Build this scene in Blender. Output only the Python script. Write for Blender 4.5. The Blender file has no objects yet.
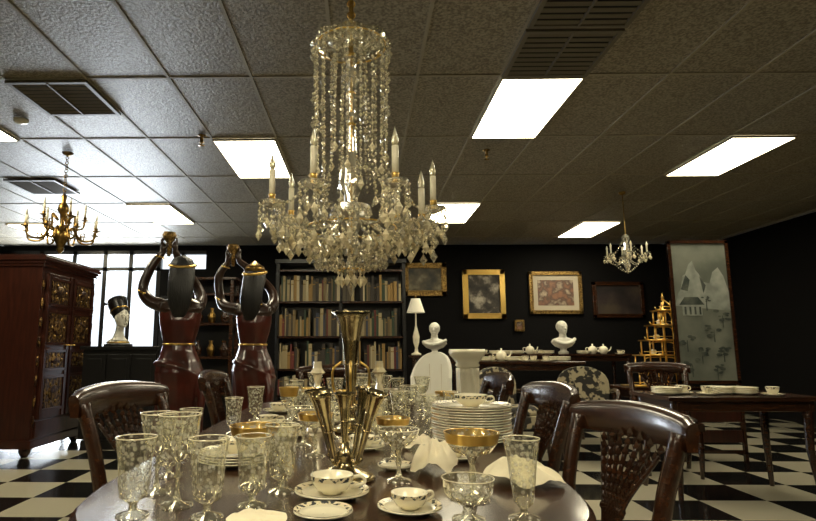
import bpy, math, random
from mathutils import Matrix, Vector, noise
random.seed(7)
PI=math.pi
col=bpy.context.scene.collection
# ------------------------------------------------------------------ materials
def newmat(name):
    m=bpy.data.materials.new(name); m.use_nodes=True
    nt=m.node_tree; b=nt.nodes['Principled BSDF']; return m,nt,b
def mat(name,c,rough=.5,metal=0,trans=0,ior=1.5,coat=0,spec=.5,noise_scale=None,c2=None,bump=0,stretch=(1,1,1),emit=0,sss=0,thr=(.35,.65)):
    m,nt,b=newmat(name)
    b.inputs['Base Color'].default_value=(*c,1)
    b.inputs['Roughness'].default_value=rough
    b.inputs['Metallic'].default_value=metal
    b.inputs['Transmission Weight'].default_value=trans
    b.inputs['IOR'].default_value=ior
    b.inputs['Coat Weight'].default_value=coat
    b.inputs['Coat Roughness'].default_value=.08
    b.inputs['Specular IOR Level'].default_value=spec
    if emit:
        b.inputs['Emission Color'].default_value=(*c,1); b.inputs['Emission Strength'].default_value=emit
    if noise_scale:
        tc=nt.nodes.new('ShaderNodeTexCoord'); mp=nt.nodes.new('ShaderNodeMapping')
        mp.inputs['Scale'].default_value=stretch
        n=nt.nodes.new('ShaderNodeTexNoise'); n.inputs['Scale'].default_value=noise_scale; n.inputs['Detail'].default_value=5
        nt.links.new(tc.outputs['Object'],mp.inputs[0]); nt.links.new(mp.outputs[0],n.inputs['Vector'])
        if c2:
            r=nt.nodes.new('ShaderNodeValToRGB')
            r.color_ramp.elements[0].position=thr[0]; r.color_ramp.elements[1].position=thr[1]
            r.color_ramp.elements[0].color=(*c,1); r.color_ramp.elements[1].color=(*c2,1)
            nt.links.new(n.outputs['Fac'],r.inputs[0]); nt.links.new(r.outputs[0],b.inputs['Base Color'])
        if bump:
            bp=nt.nodes.new('ShaderNodeBump'); bp.inputs['Strength'].default_value=bump; bp.inputs['Distance'].default_value=.01
            nt.links.new(n.outputs['Fac'],bp.inputs['Height']); nt.links.new(bp.outputs[0],b.inputs['Normal'])
    return m
def emis(name,c,s):
    m=bpy.data.materials.new(name); m.use_nodes=True; nt=m.node_tree; nt.nodes.clear()
    e=nt.nodes.new('ShaderNodeEmission'); o=nt.nodes.new('ShaderNodeOutputMaterial')
    e.inputs[0].default_value=(*c,1); e.inputs[1].default_value=s; nt.links.new(e.outputs[0],o.inputs[0]); return m
def thin_glass(name,tint=(.93,.93,.86),etch=.36,scale=75):
    m=bpy.data.materials.new(name); m.use_nodes=True; nt=m.node_tree; nt.nodes.clear(); N=nt.nodes.new; L=nt.links.new
    o=N('ShaderNodeOutputMaterial'); t=N('ShaderNodeBsdfTransparent'); t.inputs[0].default_value=(*tint,1)
    g=N('ShaderNodeBsdfGlossy'); g.inputs['Roughness'].default_value=.03; g.inputs[0].default_value=(1,.98,.88,1)
    lw=N('ShaderNodeLayerWeight'); lw.inputs[0].default_value=.38
    mx=N('ShaderNodeMixShader'); L(lw.outputs['Facing'],mx.inputs[0]); L(t.outputs[0],mx.inputs[1]); L(g.outputs[0],mx.inputs[2])
    d=N('ShaderNodeBsdfDiffuse'); d.inputs[0].default_value=(.88,.84,.68,1)
    tc=N('ShaderNodeTexCoord'); v=N('ShaderNodeTexVoronoi'); v.inputs['Scale'].default_value=scale
    L(tc.outputs['Object'],v.inputs['Vector'])
    r=N('ShaderNodeMapRange'); r.inputs[1].default_value=.25; r.inputs[2].default_value=.5; r.inputs[3].default_value=etch; r.inputs[4].default_value=.05
    L(v.outputs['Distance'],r.inputs[0])
    m2=N('ShaderNodeMixShader'); L(r.outputs[0],m2.inputs[0]); L(mx.outputs[0],m2.inputs[1]); L(d.outputs[0],m2.inputs[2]); L(m2.outputs[0],o.inputs[0])
    return m
M={}
M['wood']=mat('dark_mahogany',(.020,.007,.003),.25,coat=.3,noise_scale=6,c2=(.044,.015,.005),stretch=(1,8,8))
M['tablewood']=mat('table_mahogany',(.028,.011,.005),.22,coat=.3,noise_scale=5,c2=(.055,.022,.009),stretch=(8,1,8))
M['redwood']=mat('dark_rosewood',(.024,.006,.003),.3,coat=.3,noise_scale=4,c2=(.048,.012,.006),stretch=(8,8,1))
M['black']=mat('black_lacquer',(.005,.0045,.0045),.35)
M['darkwall']=mat('black_wall_paint',(.003,.0027,.003),.8,spec=.15,noise_scale=30,c2=(.0042,.0038,.004))
M['gold']=mat('antique_gold',(.8,.53,.15),.28,1)
M['giltwood']=mat('gilt_carving',(.42,.27,.08),.4,.8,noise_scale=60,c2=(.08,.04,.015),bump=.8)
M['carve']=mat('carved_panel',(.22,.125,.035),.4,.6,noise_scale=28,c2=(.03,.009,.005),bump=1,thr=(.43,.53))
M['brass']=mat('aged_brass',(.40,.25,.07),.3,1,noise_scale=20,c2=(.16,.095,.03))
M['silver']=mat('tarnished_silver',(.60,.51,.31),.2,1,noise_scale=15,c2=(.3,.24,.12))
M['crystal']=mat('cut_crystal',(1,.95,.78),.02,0,trans=.78,ior=1.65)
M['crystal2']=mat('bright_crystal',(1,.9,.64),.08,.15,trans=.2,ior=1.65)
M['glass']=thin_glass('etched_glass')
M['glassp']=thin_glass('clear_glass',(.95,.95,.9),.08)
M['china']=mat('cream_china',(.84,.78,.60),.15,coat=.3)
M['chinablue']=mat('china_band',(.05,.055,.06),.25,noise_scale=90,c2=(.75,.66,.45),thr=(.45,.5))
M['white']=mat('white_plaster',(.68,.66,.58),.6)
M['cloth']=mat('cream_linen',(.8,.72,.53),.85,noise_scale=40,bump=.3)
M['candle']=mat('ivory_candle',(.85,.78,.6),.5)
M['bulb']=mat('flame_bulb_glass',(.9,.83,.6),.1,trans=.6)
M['skin']=mat('bronzed_resin',(.03,.012,.006),.28,coat=.35)
M['dress']=mat('red_brown_drapery',(.095,.017,.010),.28,coat=.35,noise_scale=5,c2=(.035,.009,.006))
M['hair']=mat('black_hair_resin',(.01,.009,.008),.35,noise_scale=40,bump=.6,stretch=(4,4,.3))
M['louver']=mat('brown_vent_metal',(.14,.12,.085),.5)
M['ventdark']=mat('vent_cavity',(.01,.01,.01),.9)
M['tbar']=mat('ceiling_tbar_paint',(.34,.30,.22),.6)
M['seatfab']=mat('dark_seat_fabric',(.05,.04,.03),.9)
M['pattern']=mat('zebra_fabric',(.02,.018,.015),.8,noise_scale=14,c2=(.4,.34,.22),thr=(.49,.55))
M['lampshade']=mat('cream_shade',(.8,.75,.6),.8,emit=.12)
M['lit']=emis('fluorescent_lens',(1,.90,.64),21)
def ceiling_mat():
    m,nt,b=newmat('acoustic_tile'); N=nt.nodes.new; L=nt.links.new
    tc=N('ShaderNodeTexCoord'); n=N('ShaderNodeTexNoise'); n.inputs['Scale'].default_value=60; n.inputs['Detail'].default_value=4
    L(tc.outputs['Object'],n.inputs[0]); r=N('ShaderNodeValToRGB'); r.color_ramp.elements[0].position=.38; r.color_ramp.elements[1].position=.62
    r.color_ramp.elements[0].color=(.15,.125,.085,1); r.color_ramp.elements[1].color=(.36,.318,.235,1)
    L(n.outputs[0],r.inputs[0]); L(r.outputs[0],b.inputs['Base Color']); b.inputs['Roughness'].default_value=.45
    bp=N('ShaderNodeBump'); bp.inputs['Strength'].default_value=.6; bp.inputs['Distance'].default_value=.01; L(n.outputs[0],bp.inputs['Height']); L(bp.outputs[0],b.inputs['Normal'])
    return m
M['ceil']=ceiling_mat()
def floor_mat():
    m,nt,b=newmat('checkered_vinyl'); N=nt.nodes.new; L=nt.links.new
    tc=N('ShaderNodeTexCoord'); c=N('ShaderNodeTexChecker'); c.inputs['Scale'].default_value=1/.5
    c.inputs[1].default_value=(.42,.385,.29,1); c.inputs[2].default_value=(.008,.008,.008,1)
    L(tc.outputs['Object'],c.inputs[0]); L(c.outputs[0],b.inputs['Base Color']); b.inputs['Roughness'].default_value=.12
    return m
M['floor']=floor_mat()
# ------------------------------------------------------------------ mesh builder
class MB:
    def __init__(s): s.v=[];s.f=[];s.mi=[];s.sm=[];s.mats=[];s.M=Matrix()
    def _m(s,k):
        if k not in s.mats: s.mats.append(k)
        return s.mats.index(k)
    def add(s,vs,fs,k,smooth=False,M=None):
        o=len(s.v); T=s.M@M if M is not None else s.M
        s.v+= [tuple(T@Vector(p)) for p in vs]
        i=s._m(k)
        for f in fs: s.f.append(tuple(o+a for a in f)); s.mi.append(i); s.sm.append(smooth)
    def box(s,c,d,k,M=None,rz=0,rx=0,ry=0,taper=1):
        x,y,z=d[0]/2,d[1]/2,d[2]/2
        vs=[(-x*taper,-y*taper,-z),(x*taper,-y*taper,-z),(x*taper,y*taper,-z),(-x*taper,y*taper,-z),(-x,-y,z),(x,-y,z),(x,y,z),(-x,y,z)]
        T=Matrix.Translation(c)@Matrix.Rotation(rz,4,'Z')@Matrix.Rotation(ry,4,'Y')@Matrix.Rotation(rx,4,'X')
        if M is not None: T=M@T
        s.add(vs,[(3,2,1,0),(4,5,6,7),(0,1,5,4),(1,2,6,5),(2,3,7,6),(3,0,4,7)],k,False,T)
    def lathe(s,prof,k,c=(0,0,0),n=20,M=None,sx=1,sy=1,fn=None,cap=True,smooth=True):
        vs=[];fs=[]
        for (r,z) in prof:
            for i in range(n):
                a=2*PI*i/n; rr=r*(fn(a,z) if fn else 1)
                vs.append((c[0]+rr*math.cos(a)*sx,c[1]+rr*math.sin(a)*sy,c[2]+z))
        for j in range(len(prof)-1):
            for i in range(n):
                i2=(i+1)%n; fs.append((j*n+i,j*n+i2,(j+1)*n+i2,(j+1)*n+i))
        if cap:
            if prof[0][0]>1e-4: fs.append(tuple(range(n))[::-1])
            if prof[-1][0]>1e-4: fs.append(tuple((len(prof)-1)*n+i for i in range(n)))
        s.add(vs,fs,k,smooth,M)
    def loft(s,secs,k,n=24,fn=None,M=None):
        vs=[];fs=[]
        for (cx,cy,z,rx,ry) in secs:
            for i in range(n):
                a=2*PI*i/n; q=fn(a,z) if fn else 1
                vs.append((cx+rx*q*math.cos(a),cy+ry*q*math.sin(a),z))
        for j in range(len(secs)-1):
            for i in range(n):
                i2=(i+1)%n; fs.append((j*n+i,j*n+i2,(j+1)*n+i2,(j+1)*n+i))
        fs.append(tuple(range(n))[::-1]); fs.append(tuple((len(secs)-1)*n+i for i in range(n)))
        s.add(vs,fs,k,True,M)
    def tube(s,pts,rad,k,n=8,M=None,smooth=True):
        pts=[Vector(p) for p in pts]
        if not hasattr(rad,'__len__'): rad=[rad]*len(pts)
        if len(rad)!=len(pts):
            q=[]
            for i in range(len(pts)):
                t=i/(len(pts)-1)*(len(rad)-1); a=min(int(t),len(rad)-2) if len(rad)>1 else 0
                q.append(rad[a]+(rad[min(a+1,len(rad)-1)]-rad[a])*(t-a))
            rad=q
        vs=[];fs=[];up=None
        for j,p in enumerate(pts):
            if j==0:d=pts[1]-p
            elif j==len(pts)-1:d=p-pts[j-1]
            else:d=pts[j+1]-pts[j-1]
            if d.length<1e-9:d=Vector((0,0,1))
            d.normalize()
            if up is None: up=Vector((0,0,1)) if abs(d.z)<.9 else Vector((1,0,0))
            a=d.cross(up)
            if a.length<1e-5: a=d.orthogonal()
            a.normalize(); b=a.cross(d).normalized(); up=b
            for i in range(n):
                t=2*PI*i/n; q=p+(a*math.cos(t)+b*math.sin(t))*rad[j]; vs.append(tuple(q))
        for j in range(len(pts)-1):
            for i in range(n):
                i2=(i+1)%n; fs.append((j*n+i,j*n+i2,(j+1)*n+i2,(j+1)*n+i))
        fs.append(tuple(range(n))[::-1]); fs.append(tuple((len(pts)-1)*n+i for i in range(n)))
        s.add(vs,fs,k,smooth,M)
    def ell(s,c,r,k,n=16,m=10,M=None):
        prof=[(max(1e-5,math.sin(PI*j/m)),-math.cos(PI*j/m)) for j in range(m+1)]
        T=Matrix.Translation(c)@Matrix.Diagonal((r[0],r[1],r[2],1))
        if M is not None: T=M@T
        s.lathe(prof,k,n=n,M=T,cap=False)
    def octa(s,c,r,h,k,hd=None,n=4):
        hd=h if hd is None else hd
        a0=random.random()*PI
        vs=[(c[0],c[1],c[2]+h),(c[0],c[1],c[2]-hd)]+[(c[0]+r*math.cos(a0+2*PI*i/n),c[1]+r*math.sin(a0+2*PI*i/n),c[2]) for i in range(n)]
        fs=[]
        for i in range(n):
            a=2+i;b=2+(i+1)%n; fs+=[(0,a,b),(1,b,a)]
        s.add(vs,fs,k)
    def torus(s,c,R,r,k,n=24,m=6,M=None,sx=1,sy=1):
        pts=[(c[0]+R*math.cos(2*PI*i/n)*sx,c[1]+R*math.sin(2*PI*i/n)*sy,c[2]) for i in range(n+1)]
        s.tube(pts,r,k,m,M)
    def mesh(s,name):
        me=bpy.data.meshes.new(name); me.from_pydata(s.v,[],s.f)
        for k in s.mats: me.materials.append(M[k])
        me.polygons.foreach_set('material_index',s.mi); me.polygons.foreach_set('use_smooth',s.sm); me.update(); return me
    def obj(s,name,loc=(0,0,0),rz=0,parent=None,bevel=0,remesh=0,scale=1):
        return place(s.mesh(name),name,loc,rz,parent,bevel,remesh,scale)
def place(me,name,loc=(0,0,0),rz=0,parent=None,bevel=0,remesh=0,scale=1):
    o=bpy.data.objects.new(name,me); col.objects.link(o); o.location=loc; o.rotation_euler=(0,0,rz); o.scale=(scale,)*3
    if parent: o.parent=parent
    if remesh:
        r=o.modifiers.new('remesh','REMESH'); r.mode='VOXEL'; r.voxel_size=remesh; r.use_smooth_shade=True
        q=o.modifiers.new('smooth','SMOOTH'); q.factor=.5; q.iterations=3
    if bevel:
        b=o.modifiers.new('bevel','BEVEL'); b.width=bevel; b.segments=2; b.limit_method='ANGLE'; b.angle_limit=1.0
    return o
def empty(name,loc=(0,0,0),rz=0):
    o=bpy.data.objects.new(name,None); col.objects.link(o); o.location=loc; o.rotation_euler=(0,0,rz); o.empty_display_size=.1; return o
def bez(p,n=12):
    P=[Vector(a) for a in p]; P=[P[0]*2-P[1]]+P+[P[-1]*2-P[-2]]; out=[]
    for i in range(1,len(P)-2):
        for j in range(n):
            t=j/n; a,b,c,d=P[i-1:i+3]
            out.append(.5*((2*b)+(c-a)*t+(2*a-5*b+4*c-d)*t*t+(3*b-a-3*c+d)*t**3))
    out.append(P[-2]); return out
# ------------------------------------------------------------------ room
XL,XR,YB,YF,C=-7.0,6.6,10.8,-3.2,3.08
m=MB(); m.box(((XL+XR)/2,(YB+YF)/2,-.05),(XR-XL+.4,YB-YF+.4,.1),'floor'); m.obj('floor')
m=MB(); m.box(((XL+XR)/2,(YB+YF)/2,C+.06),(XR-XL+.4,YB-YF+.4,.1),'ceil'); m.obj('ceiling')
m=MB(); WX0,WX1,WZ0,WZ1=-6.8,-3.0,.15,2.98; DX=-3.87
m.box(((WX1+XR)/2,YB+.1,C/2),(XR-WX1,.2,C),'darkwall')
m.box(((XL+WX0)/2,YB+.1,C/2),(WX0-XL,.2,C),'darkwall')
m.box(((WX0+DX)/2,YB+.1,WZ0/2),(DX-WX0,.2,WZ0),'darkwall')
m.box(((DX+WX1)/2,YB+.1,1.31),(WX1-DX,.2,2.62),'darkwall')
m.box(((WX0+WX1)/2,YB+.1,(C+WZ1)/2),(WX1-WX0,.2,C-WZ1),'darkwall')
m.obj('wall_back')
m=MB(); m.box((XL-.1,(YB+YF)/2,C/2),(.2,YB-YF,C),'darkwall'); m.obj('wall_left')
m=MB(); m.box((XR+.1,(YB+YF)/2,C/2),(.2,YB-YF,C),'darkwall'); m.obj('wall_right')
m=MB(); m.box(((XL+XR)/2,YF-.1,C/2),(XR-XL,.2,C),'darkwall'); m.obj('wall_front')
m=MB(); m.box(((WX1+XR)/2,YB-.01,.06),(XR-WX1,.02,.12),'black'); m.obj('baseboard_back')
m=MB()
for x in [-6.8,-6.2,-5.55,-4.95,-4.45,-3.91]: m.box((x,YB+.05,1.56),(.08,.1,2.84),'black')
m.box((-3.45,YB+.05,2.79),(.06,.1,.34),'black')
for z in (.18,1.0): m.box(((WX0+DX)/2,YB+.05,z),(DX-WX0,.1,.07),'black')
m.box(((WX0+DX)/2,YB+.05,2.62),(DX-WX0,.1,.07),'black'); m.box(((WX0+WX1)/2,YB+.05,2.945),(WX1-WX0,.1,.07),'black')
m.box((-4.7,YB+.05,1.95),(.5,.06,.05),'black')
m.obj('window_1')
m=MB(); m.box((0,0,1.05),(.8,.04,2.1),'black'); 
for z,h in ((1.5,.9),(.5,.7)):
    m.box((0,-.024,z),(.52,.012,h),'wood')
m.tube([(.33,-.02,.95),(.33,-.06,.97),(.33,-.06,1.2),(.33,-.02,1.22)],.012,'brass'); m.obj('door_1',(-3.43,YB-.025,.0),bevel=.003)
gx=[1.02+.61*k for k in range(-13,10)]; gy=[3.92+1.22*k for k in range(-6,6)]
m=MB()
for x in gx:
    if XL<x<XR: m.box((x,(YB+YF)/2,C+.007),(.022,YB-YF,.008),'tbar')
for y in gy:
    if YF<y<YB: m.box(((XL+XR)/2,y,C+.0065),(XR-XL,.022,.008),'tbar')
m.obj('trim_1')
pm=MB(); pm.box((0,0,0),(.58,1.19,.012),'lit')
for a in (-1,1):
    pm.box((a*.296,0,0),(.014,1.2,.02),'tbar'); pm.box((0,a*.598,0),(.6,.014,.02),'tbar')
pme=pm.mesh('ceiling_light_panel')
for (x,y) in [(1.325,4.53),(-1.115,5.75),(1.325,8.19),(3.765,9.41),(3.765,5.75),(-3.555,4.53),(-2.945,8.19),(-5.385,9.41),
              (-1.115,.87),(1.325,-.35),(-3.555,-.35),(3.765,.87),(-1.115,-1.57)]:
    place(pme,'ceiling_light_panel',(x,y,C-.010))
vm=MB(); vm.box((0,0,.008),(.58,.58,.004),'ventdark')
for a in (-1,1):
    vm.box((a*.29,0,-.002),(.03,.61,.02),'louver'); vm.box((0,a*.29,-.002),(.61,.03,.02),'louver')
for i in range(9): vm.box((0,-.25+i*.0625,-.003),(.56,.030,.003),'louver',rx=-.3)
vm.box((0,0,-.006),(.012,.58,.02),'louver')
vme=vm.mesh('air_vent')
for (x,y) in [(-2.335,4.23),(1.325,3.6),(1.325,2.96),(-3.9,6.7)]: place(vme,'air_vent',(x,y,C-.010))
sp=MB(); sp.lathe([(.03,0),(.03,-.006),(.012,-.01),(.012,-.05),(.02,-.055),(.004,-.06),(.004,-.075),(.022,-.078),(.022,-.082)],'brass',n=12)
spm=sp.mesh('fire_sprinkler')
for p in [(-1.49,5.05,C),(1.25,5.5,C)]: place(spm,'fire_sprinkler',p,scale=1.25)
sp=MB(); sp.lathe([(.06,0),(.06,-.02),(.045,-.035),(.01,-.04)],'china',n=20); sp.obj('smoke_detector',(-2.95,4.65,C))

# ------------------------------------------------------------------ dining table
def dining_table():
    m=MB(); hw=.64
    def outline(off):
        pts=[]; n=64
        for i in range(n):
            a=2*PI*i/n; c,s=math.cos(a),math.sin(a)
            pts.append(((hw+off)*math.copysign(abs(c)**.45,c),(1.5+off)*math.copysign(abs(s)**.28,s)))
        return pts
    prof=[(-.03,-.035),(0,-.028),(.0,-.012),(-.012,0)]
    vs=[];n=64
    for off,z in prof: vs+=[(x,y,.76+z) for x,y in outline(off)]
    fs=[]
    for j in range(3):
        for i in range(n): fs.append((j*n+i,j*n+(i+1)%n,(j+1)*n+(i+1)%n,(j+1)*n+i))
    fs.append(tuple(range(n))[::-1]); fs.append(tuple(3*n+i for i in range(n)))
    m.add(vs,fs,'tablewood')
    m.box((0,0,.68),(1.05,2.6,.09),'wood')
    for y in (-.8,.8):
        m.lathe([(.09,0),(.06,.06),(.1,.14),(.12,.22),(.07,.32),(.05,.36),(.09,.42)],'wood',(0,y,.22),16)
        for k in range(4):
            a=PI/4+k*PI/2; m.tube(bez([(.05*math.cos(a),y+.05*math.sin(a),.3),(.22*math.cos(a),y+.22*math.sin(a),.24),(.38*math.cos(a),y+.38*math.sin(a),.03)],5),[.045,.04,.03],'wood',8)
    return m.obj('dining_table',(-.07,2.62,0))
dining_table()
# ------------------------------------------------------------------ dining chair (faces +Y local)
def chair_mesh():
    m=MB()
    m.box((0,0,.43),(.5,.46,.06),'wood'); m.loft([(0,0,.455,.24,.22),(0,0,.48,.245,.225),(0,0,.5,.2,.18)],'seatfab',24)
    for sx in (-1,1):
        m.tube([(sx*.21,.2,.42),(sx*.215,.2,.2),(sx*.205,.2,0)],[.028,.024,.016],'wood',8)
        m.tube(bez([(sx*.2,-.27,0),(sx*.21,-.21,.25),(sx*.215,-.21,.46),(sx*.235,-.25,.72),(sx*.25,-.31,.92)],6),[.02,.022,.026,.024,.026],'wood',8)
        m.box((sx*.235,-.0,.44),(.03,.4,.05),'wood')
    vs=[];fs=[];n=17
    for i in range(n):
        t=-1+2*i/(n-1); x=t*.29; yy=-.315-.045*(1-t*t); zc=.915+.014*(1-t*t); h=.045+.008*(1-t*t)-(.01 if abs(t)>.9 else 0)
        for (dy,dz) in [(-.016,-h),(.014,-h),(.022,h*.6),(.012,h),(-.008,h*1.1),(-.02,h*.6)]: vs.append((x,yy+dy-dz*.15,zc+dz))
    for i in range(n-1):
        for j in range(6): fs.append((i*6+j,i*6+(j+1)%6,(i+1)*6+(j+1)%6,(i+1)*6+j))
    fs.append(tuple(range(6))); fs.append(tuple((n-1)*6+j for j in range(6))[::-1])
    m.add(vs,fs,'wood',True)
    m.box((0,-.225,.53),(.42,.025,.035),'wood')
    for k in range(-3,4):
        top=(k*.046,-.325,.87-abs(k)*.01); bot=(k*.012,-.235,.54); mid=(k*.016,-.255,.67)
        P=bez([bot,mid,top],7); m.tube(P,.008,'wood',6)
        for q in range(4,len(P)):
            p=P[q]
            for s in (-1,1):
                a=(p.x,p.y,p.z); b=(p.x+s*.02,p.y-.008,p.z+.018); c=(p.x+s*.012,p.y-.002,p.z+.045); e=(p.x,p.y+.006,p.z+.02)
                m.add([a,b,c,e],[(0,1,2),(0,2,3),(0,3,1),(1,3,2)],'wood')
    m.tube([(-.05,-.25,.66),(0,-.262,.665),(.05,-.25,.66)],.014,'wood',6)
    return m.mesh('dining_chair')
cm=chair_mesh()
for (x,y,r,s) in [(.52,1.79,PI/2+.2,.965),(.49,2.53,PI/2+.05,.99),(.46,3.36,PI/2,1)]: place(cm,'dining_chair',(x,y,0),r,bevel=.002,scale=s)
for (x,y,r) in [(-.64,2.25,-PI/2-.22),(-.60,3.6,-PI/2)]: place(cm,'dining_chair',(x,y,0),r,bevel=.002)
place(cm,'dining_chair',(-.25,4.4,0),PI); place(cm,'dining_chair',(2.8,5.45,0),PI-.3)
# ------------------------------------------------------------------ crystal chandelier
def string(m,p0,p1,n,r,k='crystal2',sag=0,alt=True):
    p0=Vector(p0);p1=Vector(p1)
    for i in range(n):
        t=(i+.5)/n; p=p0.lerp(p1,t); p.z-=sag*4*t*(1-t)
        m.octa(p,r,r*1.15,('crystal' if (alt and i%2) else k))
def pendant(m,p,s=1,k='crystal'):
    m.octa((p[0],p[1],p[2]-.008*s),.007*s,.008*s,'crystal2')
    m.octa((p[0],p[1],p[2]-.04*s),.014*s,.024*s,k,hd=.022*s,n=6)
def chandelier():
    m=MB()
    m.tube([(0,0,-.2),(0,0,1.34)],.012,'gold',8)
    z=.98
    while z<1.325:
        m.torus((0,0,0),.018,.004,'gold',12,5,Matrix.Translation((0,0,z))@Matrix.Rotation(PI/2,4,'X')@Matrix.Rotation(0 if int(z*37)%2 else PI/2,4,'Y')); z+=.03
    m.lathe([(.06,1.345),(.055,1.33),(.02,1.31),(.01,1.3)],'brass',n=16)
    m.lathe([(.012,.97),(.022,.95),(.03,.93),(.02,.905),(.035,.895),(.02,.88),(.012,.86)],'crystal',n=12)
    sc=lambda a,z:1+.07*math.cos(8*a)
    m.lathe([(.01,.83),(.07,.825),(.13,.84),(.185,.865),(.19,.855),(.13,.83),(.06,.812)],'glassp',n=48,fn=sc,cap=False)
    m.torus((0,0,.845),.17,.004,'gold',32,5)
    m.lathe([(.012,.80),(.03,.77),(.02,.73),(.045,.70),(.05,.66),(.022,.60),(.018,.5),(.035,.47),(.02,.44),(.025,.3),(.05,.22),(.06,.14),(.035,.09),(.03,.06),(.09,.04),(.1,.0),(.05,-.04),(.03,-.1),(.05,-.15),(.03,-.19),(.012,-.2)],'crystal',n=12,smooth=False,cap=False)
    for z in (.8,.6,.44,.3,.06): m.lathe([(.012,-.012),(.024,-.004),(.024,.004),(.012,.012)],'gold',(0,0,z),12)
    m.lathe([(.02,-.03),(.06,-.01),(.075,.015),(.05,.03),(.02,.035)],'gold',(0,0,0),16)
    for i in range(18):
        a=2*PI*i/18+.1; r=.178
        zb=.845-.52-.09*(i%3)
        string(m,(r*math.cos(a),r*math.sin(a),.845),(r*.95*math.cos(a),r*.95*math.sin(a),zb),26+4*(i%3),.0095)
        pendant(m,(r*.95*math.cos(a),r*.95*math.sin(a),zb),1.15,'crystal2')
        for zz in (.72,.6,.48):
            if (i+int(zz*10))%2: pendant(m,(r*1.03*math.cos(a),r*1.03*math.sin(a),zz+.02*(i%3)),1)
        pendant(m,(.19*math.cos(a+.2),.19*math.sin(a+.2),.84),1.1)
        if i%2==0:
            string(m,(.07*math.cos(a),.07*math.sin(a),.82),(.11*math.cos(a),.11*math.sin(a),.12),30,.008)
        string(m,(.19*math.cos(a),.19*math.sin(a),.855),(.02*math.cos(a),.02*math.sin(a),.9),8,.006)
    AR=[(10,.40,0),(55,.41,.0),(98,.38,.03),(140,.41,0),(183,.37,.01),(243,.335,.02),(305,.335,.03),(342,.335,-.11)]
    for i,(ad,Ri,dz) in enumerate(AR):
        a=math.radians(ad); c,s=math.cos(a),math.sin(a)
        f=lambda r,z:(r*c,r*s,z)
        m.tube(bez([f(.03,.02),f(.12,-.06),f(.25,-.07+dz*.5),f(Ri,.03+dz)],8),.008,'crystal',6)
        m.lathe([(.012,-.01),(.03,0),(.058,.016),(.062,.013),(.03,-.006),(.01,-.016)],'crystal',(Ri*c,Ri*s,.035+dz),16,fn=lambda a,z:1+.08*math.cos(8*a),cap=False)
        m.lathe([(.012,0),(.018,.01),(.014,.03),(.018,.04)],'gold',(Ri*c,Ri*s,.045+dz),10)
        m.lathe([(.0145,0),(.0145,.125)],'candle',(Ri*c,Ri*s,.08+dz),12)
        m.lathe([(.008,0),(.014,.012),(.0155,.03),(.009,.055),(.003,.075),(.0005,.085)],'bulb',(Ri*c,Ri*s,.205+dz),10)
        for k in range(9):
            b=2*PI*k/9; x=Ri*c+.058*math.cos(b); y=Ri*s+.058*math.sin(b)
            L=2+(k%3)*2; string(m,(x,y,.045+dz),(x,y,.045+dz-.018*L),L,.008); pendant(m,(x,y,.045+dz-.018*L),1.25,'crystal2' if k%2 else 'crystal')
        ad2,R2,dz2=AR[(i+1)%8]; a2=math.radians(ad2)
        string(m,f(Ri-.03,.03+dz),((R2-.03)*math.cos(a2),(R2-.03)*math.sin(a2),.03+dz2),18,.0085,sag=.1)
        string(m,f(Ri-.05,.05+dz),f(.16,.3),18,.008,sag=.07)
        string(m,f(Ri-.05,.03+dz),f(.05,-.16),18,.0085,sag=.07)
        for rr,zz in ((.12,-.08),(.2,-.09),(.27,-.07),(.33,-.04),(.37,-.01)):
            for da in (-.12,.12,.36,.55):
                pendant(m,(rr*math.cos(a+da),rr*math.sin(a+da),zz-random.random()*.05),1.25,random.choice(['crystal','crystal2']))
    for i in range(24):
        a=2*PI*i/24; r=.3
        string(m,(r*math.cos(a),r*math.sin(a),-.03),(r*math.cos(a),r*math.sin(a),-.1-.03*(i%2)),5,.008); pendant(m,(r*math.cos(a),r*math.sin(a),-.1-.03*(i%2)),1.2,'crystal2')
        string(m,(.27*math.cos(a),.27*math.sin(a),-.06),(.07*math.cos(a),.07*math.sin(a),-.26),16,.008,sag=.045)
        pendant(m,(.16*math.cos(a),.16*math.sin(a),-.19),1.1)
        if i%2: pendant(m,(.06*math.cos(a),.06*math.sin(a),-.265),1.2,'crystal2')
    m.torus((0,0,-.26),.06,.004,'gold',20,5); m.torus((0,0,-.065),.21,.004,'gold',28,5)
    m.lathe([(.001,-.2),(.02,-.22),(.035,-.26),(.03,-.29),(.012,-.315),(.02,-.335),(.002,-.385)],'crystal',n=10,smooth=False)
    return m
chandelier().obj('crystal_chandelier',(-.05,2.6,1.735))
def small_chandelier():
    m=MB()
    m.tube([(0,0,-.2),(0,0,.85)],.006,'brass',6); m.lathe([(.05,.86),(.04,.83),(.01,.82)],'brass',n=12)
    m.lathe([(.02,.3),(.05,.26),(.02,.2),(.03,.1),(.06,.03),(.02,-.04),(.04,-.1),(.005,-.2)],'crystal',n=12,smooth=False)
    for i in range(6):
        a=2*PI*i/6+.3; c,s=math.cos(a),math.sin(a); f=lambda r,z:(r*c,r*s,z)
        m.tube(bez([f(.02,0),f(.1,-.08),f(.2,-.05),f(.24,.03)],5),.006,'crystal',6)
        m.lathe([(.01,0),(.045,.015),(.01,.005)],'crystal',(.24*c,.24*s,.03),10)
        m.lathe([(.01,0),(.01,.08),(.014,.1),(.001,.14)],'candle',(.24*c,.24*s,.045),8)
        for k in range(5): pendant(m,(.24*c+.04*math.cos(k*1.25),.24*s+.04*math.sin(k*1.25),.03),1.3,'crystal' if k%2 else 'crystal2')
        string(m,f(.22,.03),f(.03,.25),10,.008,sag=.04); string(m,f(.2,0),f(.02,-.18),9,.008,sag=.03)
    return m.obj('small_crystal_chandelier',(3.27,7.0,2.22),scale=.97)
small_chandelier()
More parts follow.
